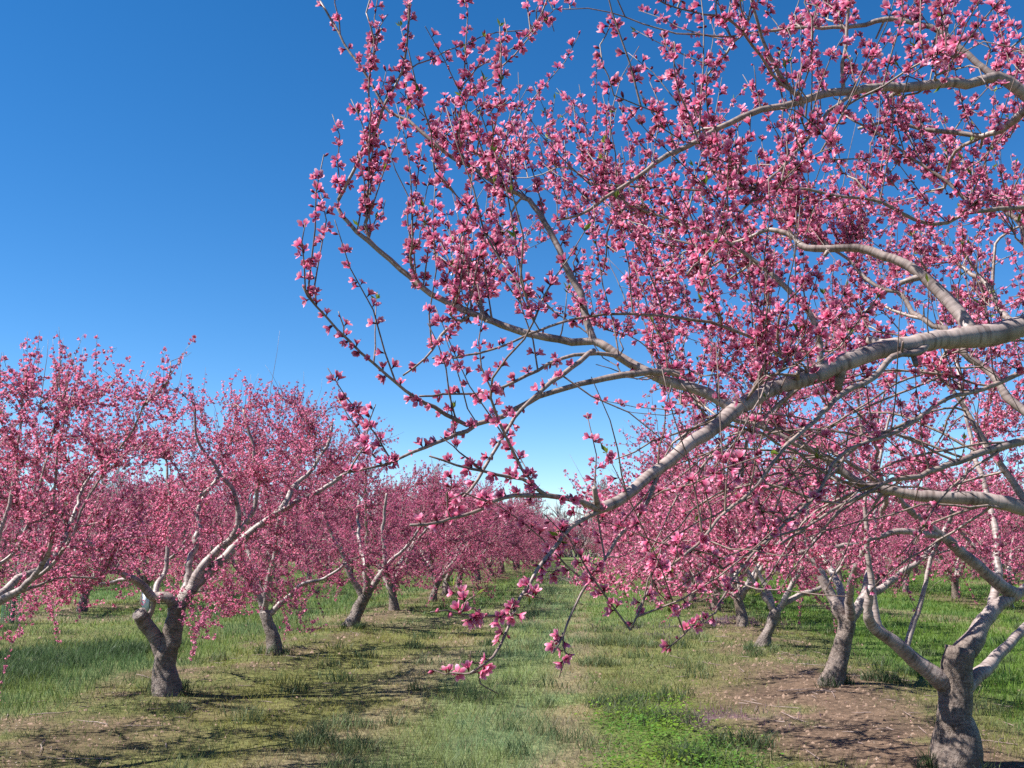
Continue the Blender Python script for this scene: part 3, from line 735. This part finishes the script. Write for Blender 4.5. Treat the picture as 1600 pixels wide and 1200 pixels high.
# ------------------------------------------------------------------ the nearest tree, whose branches fill the upper right
def front_tree():
    t = Tree(200); rng = t.rng; by = 3.5; bx = 2.98
    b = np.array([bx, by, float(ground_z(bx, by)) - .04])
    fork = b + np.array([-.02, 0, .78])
    t.add([b, b + [0, 0, .25], b + [-.01, .01, .55], fork], [.155, .115, .105, .11], 'trunk', .004, .05)
    def G(pp, d0, d1, w0, w1, role='limb', pre=None, bow=0.0, wig=.003):
        p0 = None
        if pre is None:
            dd0, p0 = snap(t, pp[0], d0); d1 += (dd0 - d0) * .5; d0 = dd0
        P, R = guided(pp, d0, d1, w0, w1, bow)
        if p0 is not None: P[0] = p0
        if pre is not None:
            pre = np.array(pre, float); k = len(pre); P = np.concatenate([pre, P]); R = np.concatenate([np.linspace(1.5, 1.08, k) * R[0], R])
        return t.add(P, R, role, wig, .045)
    f = fork
    # A: the heavy limb that runs down to the left
    G([(1700, 497), (1590, 512), (1500, 528), (1390, 545), (1300, 575), (1200, 612), (1150, 640), (1090, 690), (1030, 735), (975, 775), (935, 795)], 3.3, 2.5, 41, 17, pre=[f, (2.62, 3.45, 1.5), (2.3, 3.38, 2.05)])
    G([(945, 790), (905, 815), (880, 832), (850, 877), (815, 930), (795, 985), (772, 1030), (735, 1052)], 2.5, 2.15, 9, 3.5)
    G([(790, 965), (755, 962), (715, 960), (672, 958)], 2.2, 2.05, 5, 2.5, 'branch')
    G([(938, 790), (905, 781), (850, 774), (805, 775), (770, 785), (720, 807), (687, 812), (640, 820)], 2.5, 2.2, 11, 4)
    G([(850, 775), (825, 760), (800, 747), (757, 732), (712, 725), (670, 712)], 2.42, 2.3, 8, 3, 'branch')
    G([(928, 548), (907, 560), (862, 597), (814, 642), (787, 680), (757, 737), (725, 775), (695, 805)], 2.75, 2.35, 9, 4, 'branch')
    # B: the low sweep with its tip in the open sky
    G([(1060, 585), (1014, 581), (950, 590), (862, 612), (806, 640), (746, 661), (712, 655), (660, 629), (630, 609), (600, 582), (562, 552), (525, 519), (495, 481), (474, 447)], 2.85, 2.5, 11, 3.5)
    G([(746, 662), (712, 678), (682, 691), (630, 714), (581, 732), (525, 747)], 2.66, 2.4, 8, 3, 'branch')
    # C: long arc to the far left and up
    G([(1150, 632), (1105, 615), (1060, 600), (1031, 592), (985, 567), (950, 545), (926, 532), (892, 534), (836, 522), (787, 507), (739, 489), (694, 470), (660, 451), (626, 417), (592, 391), (559, 363), (527, 327), (537, 300), (560, 253), (580, 213), (600, 167), (623, 127), (633, 77), (637, 33), (642, -8)], 2.78, 2.85, 19, 3, bow=.12)
    G([(739, 489), (700, 515), (685, 535), (660, 560), (630, 585)], 2.85, 2.75, 6, 3, 'branch')
    # D: up from C, then left over the top
    G([(926, 532), (915, 500), (904, 455), (881, 410), (862, 372), (853, 350), (833, 317), (817, 307), (777, 287), (727, 257), (707, 247), (667, 213), (637, 187), (607, 173), (583, 140), (560, 100), (540, 67), (517, 33), (500, 2)], 2.85, 3.05, 12.5, 3.5)
    G([(566, 395), (572, 330), (575, 250), (578, 150), (582, 60), (572, 20)], 2.9, 2.85, 4, 2.5, 'branch')
    # E: the upper limb
    e_pre = [f, (2.62, 3.3, 1.7), (2.1, 3.15, 2.55)]
    G([(1600, 142), (1512, 131), (1430, 133), (1337, 142), (1272, 151), (1206, 168), (1140, 192), (1075, 227), (1031, 249), (996, 273), (948, 313), (905, 335), (870, 345)], 3.05, 2.9, 20, 4, pre=e_pre)
    G([(1255, 155), (1241, 147), (1219, 118), (1197, 74), (1184, 35), (1172, -10)], 2.98, 2.85, 9, 5)
    G([(1311, 145), (1318, 100), (1324, 66), (1326, 0), (1328, -60)], 3.0, 2.9, 8, 5, 'branch')
    G([(1329, 149), (1285, 188), (1250, 227), (1206, 280), (1171, 315), (1119, 381), (1075, 429)], 2.95, 2.5, 7, 3.5, 'branch')
    G([(1595, 138), (1556, 118), (1512, 85), (1469, 52), (1425, 37), (1381, 33), (1337, 42), (1272, 44), (1237, 46), (1162, 52), (1136, 83), (1097, 131), (1085, 180)], 3.1, 3.4, 14, 3)
    G([(1660, 130), (1600, 172), (1574, 197), (1547, 210), (1504, 208), (1438, 201), (1390, 190), (1340, 200)], 3.1, 3.5, 15, 5)
    # H: bends back from A
    G([(1515, 525), (1504, 500), (1469, 455), (1425, 420), (1381, 398), (1337, 389), (1259, 385), (1241, 372), (1202, 359), (1180, 367), (1140, 381), (1100, 390)], 3.15, 3.6, 24, 5)
    G([(1680, 315), (1600, 324), (1512, 335), (1464, 350), (1359, 313), (1294, 302), (1206, 291), (1097, 297), (1000, 292), (922, 289)], 3.25, 3.0, 8, 3, 'branch', pre=[(2.35, 3.3, 2.45)])
    G([(1534, 330), (1490, 293), (1425, 249), (1381, 214), (1320, 180)], 3.2, 3.4, 7, 3, 'branch')
    G([(1285, 575), (1272, 500), (1232, 455), (1197, 424), (1145, 385), (1092, 359), (1044, 337), (992, 322), (950, 300)], 2.95, 3.1, 11, 4)
    G([(1260, 590), (1237, 568), (1184, 533), (1127, 511), (1075, 498), (987, 492), (900, 497), (825, 524), (769, 547), (712, 562), (675, 560)], 2.9, 2.6, 7, 3, 'branch')
    G([(1010, 565), (950, 552), (881, 560), (825, 586), (769, 609), (712, 616), (656, 618)], 2.8, 2.6, 8, 3, 'branch')
    # undergrowth of long thin branches below A
    G([(1450, 540), (1438, 551), (1394, 559), (1359, 594), (1316, 616), (1272, 660), (1232, 695), (1184, 756), (1136, 800), (1097, 839), (1066, 866), (1020, 910), (985, 985)], 3.05, 2.35, 13, 3)
    G([(1440, 650), (1381, 686), (1316, 712), (1272, 774), (1232, 817), (1184, 857), (1145, 905), (1117, 957), (1083, 980), (1040, 1015)], 3.1, 2.5, 7, 2.5, 'branch')
    G([(1680, 560), (1600, 581), (1534, 607), (1482, 625), (1434, 651), (1337, 700), (1294, 747), (1250, 800), (1190, 850), (1130, 890)], 3.4, 2.8, 9, 3, 'branch', pre=[(2.4, 3.42, 1.95)])
    G([(1690, 680), (1600, 688), (1534, 708), (1482, 726), (1425, 747), (1381, 756), (1300, 800), (1220, 850)], 3.5, 3.1, 16, 4, pre=[(2.75, 3.5, 1.25), (2.35, 3.52, 1.7)])
    G([(1720, 850), (1640, 810), (1556, 782), (1469, 778), (1425, 774), (1381, 763), (1337, 752), (1285, 712), (1241, 691), (1184, 664), (1120, 650)], 3.5, 3.6, 28, 7, pre=[f, (2.6, 3.55, 1.3)])
    G([(1600, 796), (1560, 720), (1510, 640), (1470, 590), (1440, 560)], 3.5, 3.7, 12, 5, 'branch')
    G([(1038, 735), (1000, 800), (965, 845), (933, 887), (917, 913), (900, 947), (883, 987), (863, 1020)], 2.6, 2.35, 7, 3, 'branch')
    G([(1240, 600), (1200, 650), (1165, 690), (1160, 745)], 2.85, 2.75, 7, 5, 'branch')
    # limbs that leave the other way
    for end, r in (((4.9, 4.4, 2.9), .05), ((3.6, 5.5, 3.0), .05), ((2.35, 5.3, 3.25), .045), ((4.6, 1.9, 2.7), .045), ((2.2, 4.4, 3.3), .035), ((1.5, 4.6, 3.0), .03)):
        e = np.array(end); d = e - f
        t.add([f, f + d * .3 + [0, 0, .12], f + d * .65 + [0, 0, .12] + rng.normal(size=3) * .06, e], [r, r * .8, r * .5, .006], 'limb', .012)
    # fill
    poly = np.array([(815, -300), (760, 120), (670, 240), (610, 330), (640, 420), (780, 490), (960, 530), (1010, 600), (1060, 680), (1250, 620), (1500, 600), (2600, 640), (2600, -300)], float)
    def inside(x, y):
        r = np.zeros(x.shape, bool); j = len(poly) - 1
        for i in range(len(poly)):
            (xi, yi), (xj, yj) = poly[i], poly[j]
            r ^= ((yi > y) != (yj > y)) & (x < (xj - xi) * (y - yi) / (yj - yi + 1e-9) + xi); j = i
        return r
    n = 4000; T = np.stack([-.3 + 4.6 * rng.random(n), 2.2 + 3.6 * rng.random(n), 1.2 + 2.4 * rng.random(n)], -1)
    px, py, dd = project(T); rr = np.hypot(T[:, 0] - 2.98, T[:, 1] - 3.5)
    ok = inside(px, py) & (rr < 3.6) & (np.linalg.norm(T - [0, 0, 1.6], axis=1) > 2.3) & (px < 2000) & ((py > -120))
    T = T[ok]; t.fill(T[:330], wig=.008, step=.07, maxlen=1.3)
    def reject(path):
        if np.min(np.linalg.norm(path - np.array([0, 0, CAM_Z]), axis=1)) < 1.9: return True
        px, py, d = project(path[[2, 4]])
        if (py > 935).any(): return True
        thin = (px > 610) & (px < 905) & (py > 470) & (py < 780) & (d < 3.4)
        if thin.any() and rng.random() < .72: return True
        return bool(((px > 300) & (px < 470)).any() or ((px > 600) & (px < 900) & (py > 850)).any())
    main = [(P[R > .011][4:], 26) for P, R, role in t.br if role == 'limb' and R[0] > .014 and (R > .011).sum() > 8]
    def below(p): px, py, d = project(p[[2, 4]]); return bool(((py > 560) & (px > 900) & (py < 900 + .12 * (px - 900))).all())
    t.sprout(1380, .09, .46, upw=.8, out=-.1, rnd=.30, along=.45, centre=b, rmax=.014, reject=reject, r0=.0026, bias=lambda X: 1 + .35 * ((project(X)[0] < 900) & (project(X)[1] < 520) & (project(X)[1] > 240)) - .72 * ((project(X)[0] < 720) & (project(X)[1] < 225)))
    t.sprout(20, .03, .10, upw=.1, out=-.2, rnd=.8, along=.4, centre=b, rmax=.008, r0=.0022, bias=lambda X: 1e-6 + ((project(X)[0] > 640) & (project(X)[0] < 1060) & (project(X)[1] > 840)))
    t.sprout(45, .06, .18, upw=-.1, out=-.3, rnd=.6, along=.4, centre=b, rmax=.012, reject=reject, r0=.0024, droop=.1)
    t.sprout(480, .10, .42, upw=.12, out=-.5, rnd=.45, along=.6, centre=b, rmax=.02, reject=lambda p: reject(p) or not below(p), r0=.0024, bare=True)
    X, T_, R_ = t.nodes(('limb',), rmin=.009)                # pruning stubs and spurs on the old wood
    for k in rng.choice(len(X), 70):
        d = np.cross(T_[k], rng.normal(size=3)); d /= np.linalg.norm(d); d = d + T_[k] * .5; l = .02 + .045 * rng.random(); r = R_[k] * (.25 + .3 * rng.random())
        t.br.append((np.array([X[k], X[k] + d * (R_[k] + l * .5), X[k] + d * (R_[k] + l)]), np.array([r * 1.5, r, r * .9]), 'second'))
    X, T_, R_ = t.nodes(('limb', 'branch', 'second'), rmax=.03); px, py, d = project(X)      # long whips trailing down to the left under the heavy limb
    src = np.where((px > 1080) & (px < 1600) & (py > 560) & (py < 830) & (d < 4))[0]
    for k in rng.choice(src, 85):
        ex, ey = px[k] - 60 - 340 * rng.random(), min(py[k] - 40 + 300 * rng.random(), 925); e = at(ex, ey, X[k][1] - .5 * rng.random() + .25)
        if ex < 940 or (ex < 1120 and ey < 690): continue
        if np.linalg.norm(e - [0, 0, CAM_Z]) < 2.1: continue
        m_ = (X[k] + e) / 2 + np.array([0, 0, .05 + .07 * rng.random()]) + rng.normal(size=3) * .03
        P, R = smooth_path([X[k], m_, e], [.0046, .0036, .0018], .07, .007, rng)
        t.bare.append((P, R))
        q = int(len(P) * .5)
        if rng.random() < .6 and len(P) - q > 4: t.shoots.append((P[q:], R[q:] * .9))
    def keep(P):
        px, py, d = project(P); ok = np.ones(len(P), bool)
        for L, w in main:                                # the heavy limbs are old wood: no blossom grows in front of them
            q = project(L); e = np.hypot(px[:, None] - q[0][None], py[:, None] - q[1][None]); j = e.argmin(1)
            ok &= ~((e[np.arange(len(P)), j] < w) & (d < q[2][j] + .02) & (rng.random(len(P)) < .88))
        low = (py > 600) & (px > 980) & (d < 5)
        return ok & ~(low & (rng.random(len(P)) < .42))
    root = thing('peach_tree', 'nearest peach tree, its blossoming branches filling the upper right against blue sky', 'tree', b, group='peach trees of the two nearest rows')
    return finish_tree(t, root, b, 'near', .96, .031, near_parts=300, leaves=520, sides=(14, 8, 5, 4), bare=.08, keep=keep)
counts['front'] = front_tree()

# ------------------------------------------------------------------ the rows behind: four grown trees, copied along the rows
def row_tree(seed, i):
    t = Tree(seed); rng = t.rng; lean = rng.normal(size=2) * .08
    top = np.array([lean[0], lean[1], .52])
    t.add([(0, 0, -.05), (lean[0] * .3, lean[1] * .3, .2), (lean[0] * .7, lean[1] * .7, .38), top], [.13, .10, .088, .092], 'trunk', .006, .1)
    vase_limbs(t, top, .10, 4 + i % 2, 1.6, 2.2, rng.random() * 6.28, rng, .62)
    t.fill(crown_targets(rng, 120, (0, 0), 2.2, 2.2, .3, 3.2), maxlen=2.0, step=.16)
    t.sprout(900, .2, .7, centre=np.array([0, 0, 1.4]), r0=.004)
    t.sprout(420, .2, .6, upw=-.15, out=.8, centre=np.array([0, 0, 1.4]), droop=.15)
    root = thing('peach_tree', 'x', 'tree', (0, 0, 0))
    finish_tree(t, root, (0, 0, 0), 'far', 1.55, .055, sides=(8, 6, 3, 3), twig=1.7, rscale=1.05)
    return root
protos = [row_tree(300 + k, k) for k in range(4)]

def copy_tree(src, loc, rz, sc_, label, group):
    r = src.copy(); C.objects.link(r); r.location = loc; r.rotation_euler = (0, 0, rz); r.scale = (sc_,) * 3
    r['label'] = label; r['group'] = group
    for ch in src.children:
        c = ch.copy(); C.objects.link(c); c.parent = r
        for g in ch.children:
            d = g.copy(); C.objects.link(d); d.parent = c
    return r

ordinal = ['first', 'second', 'third', 'fourth', 'fifth', 'sixth', 'seventh', 'eighth', 'ninth', 'tenth']
rr_ = np.random.default_rng(77); used = [0] * 4; jobs = []
def plan(u, ys, fmt, group):
    for k, y in enumerate(ys):
        jobs.append((row_x(u, y) + rr_.normal() * .12, y + rr_.normal() * .15, fmt(k), group))
far_l = 'peach tree far down the left row, merging with its neighbours'
far_r = 'peach tree far down the right row, hidden among overlapping blossom'
plan(-4.62, [23.4, 27.3, 31.2, 35.1, 42.6], lambda k: [
    'peach tree just beyond the leaning pale-forked one in the left row', 'second peach tree beyond the leaning pale-forked one in the left row',
    'third peach tree beyond the leaning pale-forked one in the left row', 'fourth peach tree beyond the leaning pale-forked one in the left row',
    'pale-limbed peach tree by the aisle at the far end of the left row'][k], 'peach trees further down the left row')
plan(-4.62, np.arange(46.6, 98, 3.9), lambda k: far_l, 'peach trees at the far end of the left row')
plan(2.68, [19.5, 23.4, 27.3, 31.2], lambda k: ordinal[k] + ' peach tree behind the pale slanting one in the right row', 'peach trees further down the right row')
plan(2.68, np.arange(35.1, 98, 3.9), lambda k: far_r, 'peach trees at the far end of the right row')
plan(-11.9, [23.4, 26.9], lambda k: ['peach tree with a slim grey trunk right of the green tree guard', 'peach tree with a white trunk guard seen under the nearest left tree'][k], 'peach trees of the second row on the left')
plan(-11.9, np.arange(30.8, 78, 3.9), lambda k: 'peach tree in the second row on the left, mostly hidden behind blossom', 'peach trees far along the second row on the left')
plan(-19.2, np.arange(36, 78, 3.9), lambda k: 'peach tree in the third row on the left, a pink haze behind others', 'peach trees of the third row on the left')
plan(9.98, [20.5, 24.4], lambda k: ['peach tree at the right edge behind the forked trunk, blossom hanging over green grass', 'peach tree behind the forked trunk, next in line to the one at the right edge'][k], 'peach trees of the second row on the right')
plan(9.98, np.arange(28.3, 78, 3.9), lambda k: 'peach tree in the second row on the right, mostly hidden behind branches', 'peach trees far along the second row on the right')
plan(17.3, np.arange(34, 78, 3.9), lambda k: 'peach tree in the third row on the right, a pink haze behind others', 'peach trees of the third row on the right')
for k, x in enumerate((3.6, 6.4, 9.3, 12.4)):
    jobs.append((x, 92 + rr_.random() * 3, ['left', 'second', 'third', 'right'][k] + ('most' if k in (0, 3) else '') + ' of the small peach trees closing the far end of the aisle', 'peach trees closing the far end of the aisle'))
for q, (x, y, label, group) in enumerate(jobs):
    k = q % 4; z = float(ground_z(x, y)); s_ = .93 + .16 * rr_.random(); rz = rr_.random() * 6.28
    if label.startswith('pale-limbed'): s_ = 1.28
    if not used[k]:
        r = protos[k]; r.location = (x, y, z); r.rotation_euler = (0, 0, rz); r.scale = (s_,) * 3; r['label'] = label; r['group'] = group; used[k] = 1
    else: copy_tree(protos[k], (x, y, z), rz, s_, label, group)

# ------------------------------------------------------------------ replant in a green mesh guard, and a white trunk guard
GREEN_MESH = mat_plain('green_guard_mesh', (.035, .13, .085), .5)
STEEL = mat_plain('dark_stake', (.03, .03, .032), .6)
WHITE_PLASTIC = mat_plain('white_plastic', (.72, .76, .78), .4, noise=.06)

def lathe(P0, r, hgt, sides, mat, name, thick=.004):
    V, F = [], []
    for k in range(sides):
        a = k / sides * 2 * math.pi
        for rr, z in ((r, 0), (r, hgt), (r - thick, hgt), (r - thick, 0)):
            V.append((P0[0] + rr * math.cos(a), P0[1] + rr * math.sin(a), P0[2] + z))
    for k in range(sides):
        n = (k + 1) % sides
        for q in range(4):
            w = (q + 1) % 4; F += [(k * 4 + q, n * 4 + q, n * 4 + w), (k * 4 + q, n * 4 + w, k * 4 + w)]
    return mesh_np(name, np.array(V), np.array(F), mat, False)

def guarded_sapling():
    p = base_at(16, 975, 20.0); rng = np.random.default_rng(9)
    root = thing('tree_guard', 'green mesh tree guard on a dark stake near the left edge', 'tree guard', p)
    V, F, rad, H = [], [], .17, .72                               # strands of a plastic mesh tube
    def strand(pts, w):
        o = len(V); pts = np.array(pts); n = len(pts)
        for i, q in enumerate(pts):
            nrm = np.array([q[0], q[1], 0]) / rad; tdir = pts[min(i + 1, n - 1)] - pts[max(i - 1, 0)]; tdir = tdir / (np.linalg.norm(tdir) + 1e-9); s_ = np.cross(nrm, tdir)
            V.append(q + s_ * w); V.append(q - s_ * w); V.append(q + nrm * w)
        for i in range(n - 1):
            a = o + i * 3
            for e, f_ in ((0, 1), (1, 2), (2, 0)): F.append((a + e, a + f_, a + 3 + f_)); F.append((a + e, a + 3 + f_, a + 3 + e))
    for k in range(26):
        a = k / 26 * 6.283; strand([(rad * math.cos(a), rad * math.sin(a), z) for z in (.02, .3, H)], .0035)
    for k in range(20):
        z = .03 + k / 19 * (H - .03); strand([(rad * math.cos(a), rad * math.sin(a), z) for a in np.linspace(0, 6.283, 15)], .0035)
    link('mesh_sleeve', mesh_np('mesh_sleeve', np.array(V), np.array(F), GREEN_MESH), root)
    w = Wood(); w.tube(np.array([(.10, -.1, -.1), (.105, -.1, .6), (.12, -.1, 1.28)]), [.02, .02, .02], 6); m = w.mesh('stake'); m.materials.clear(); m.materials.append(STEEL); link('stake', m, root)
    s = thing('sapling', 'thin bare young peach tree growing inside the green mesh guard', 'sapling', p)
    w = Wood(); w.tube(np.array([(0, 0, 0), (.01, 0, .5), (-.02, .01, 1.0), (.0, .02, 1.5)]), [.016, .014, .011, .005], 6); link('trunk', w.mesh('trunk'), s)
    w = Wood()
    for k in range(7):
        a = k * 2.4; z = .75 + k * .1; d = np.array([math.cos(a), math.sin(a), .9]); w.tube(np.array([(0, 0, z), d * .2 + [0, 0, z], d * .4 + [0, 0, z + .05]]), [.007, .005, .003], 4)
    link('crown', w.mesh('crown'), s)
guarded_sapling()
g = base_at(227, 952, 24.0)
o = thing('trunk_guard', 'short white plastic tube seen under the nearest left tree', 'trunk guard', g)
link('tube', lathe((0, 0, 0), .085, .50, 14, WHITE_PLASTIC, 'tube'), o)
w = Wood(); w.tube(np.array([(.10, 0, -.05), (.10, 0, .3), (.105, 0, .62)]), [.011, .011, .010], 6); link('stake', w.mesh('stake'), o)

# ------------------------------------------------------------------ the bare wood on the skyline
def far_wood():
    rng = np.random.default_rng(41)
    grey = mat_plain('grey_bare_wood', (.22, .19, .19), .9)
    def limb(w, p, d, l, r, lev):
        n = 3 if lev else 5; t = np.linspace(0, 1, n)[:, None]; P = p + d * l * t + rng.normal(size=(n, 3)) * l * .03 * (t > 0) + np.array([0, 0, .10 * l]) * t ** 2
        w.tube(P, np.linspace(r, r * .5, n), 4 if lev < 2 else 3)
        if lev == 3: return
        for _ in range((9, 6, 5)[lev]):
            f_ = .25 + .75 * rng.random(); q = P[0] + (P[-1] - P[0]) * f_; dd = d + rng.normal(size=3) * (.5, .6, .6)[lev] + [0, 0, .2]; dd /= np.linalg.norm(dd)
            limb(w, q, dd, l * (.40 + .25 * rng.random()), max(r * .48, .045), lev + 1)
    kinds = []
    for k in range(4):
        w = Wood()
        if k < 2: limb(w, np.zeros(3), np.array([.04, .02, 1.0]), 5.6 + k, .17, 0)
        else:
            for _ in range(9): d = np.array([rng.normal() * .4, rng.normal() * .4, 1.0]); limb(w, np.array([rng.normal() * .5, rng.normal() * .5, -.1]), d / np.linalg.norm(d), 1.7 + 1.2 * rng.random(), .06, 1 if _ < 4 else 2)
        me = w.mesh('bare_wood'); me.materials.clear(); me.materials.append(grey); kinds.append(me)
    root = bpy.data.objects.new('far_wood', None); C.objects.link(root); root['kind'] = 'stuff'
    root['label'] = 'grey leafless wood on the skyline behind the orchard'; root['category'] = 'woodland'
    def put(me, x, y, sz):
        o = link('bare_trees', me, root, kind='stuff'); o.location = (x, y, -.1); o.rotation_euler = (0, 0, rng.random() * 6.28); o.scale = (sz, sz, sz * (.85 + .3 * rng.random()))
    for x in np.arange(-90, 105, 1.5): put(kinds[int(rng.integers(0, 2))], x + rng.normal() * 1.2, 122 + 24 * rng.random(), (.62 + .35 * rng.random()) * (1.25 if x < -35 else 1.0))
    for x in np.arange(-85, 100, .9): put(kinds[2 + int(rng.integers(0, 2))], x + rng.normal() * .5, 106 + 14 * rng.random(), 1.0 + .8 * rng.random())
far_wood()
tri = sum(len(m.polygons) for m in bpy.data.meshes)
print('TRIS', tri, 'OBJS', len(bpy.data.objects), counts)
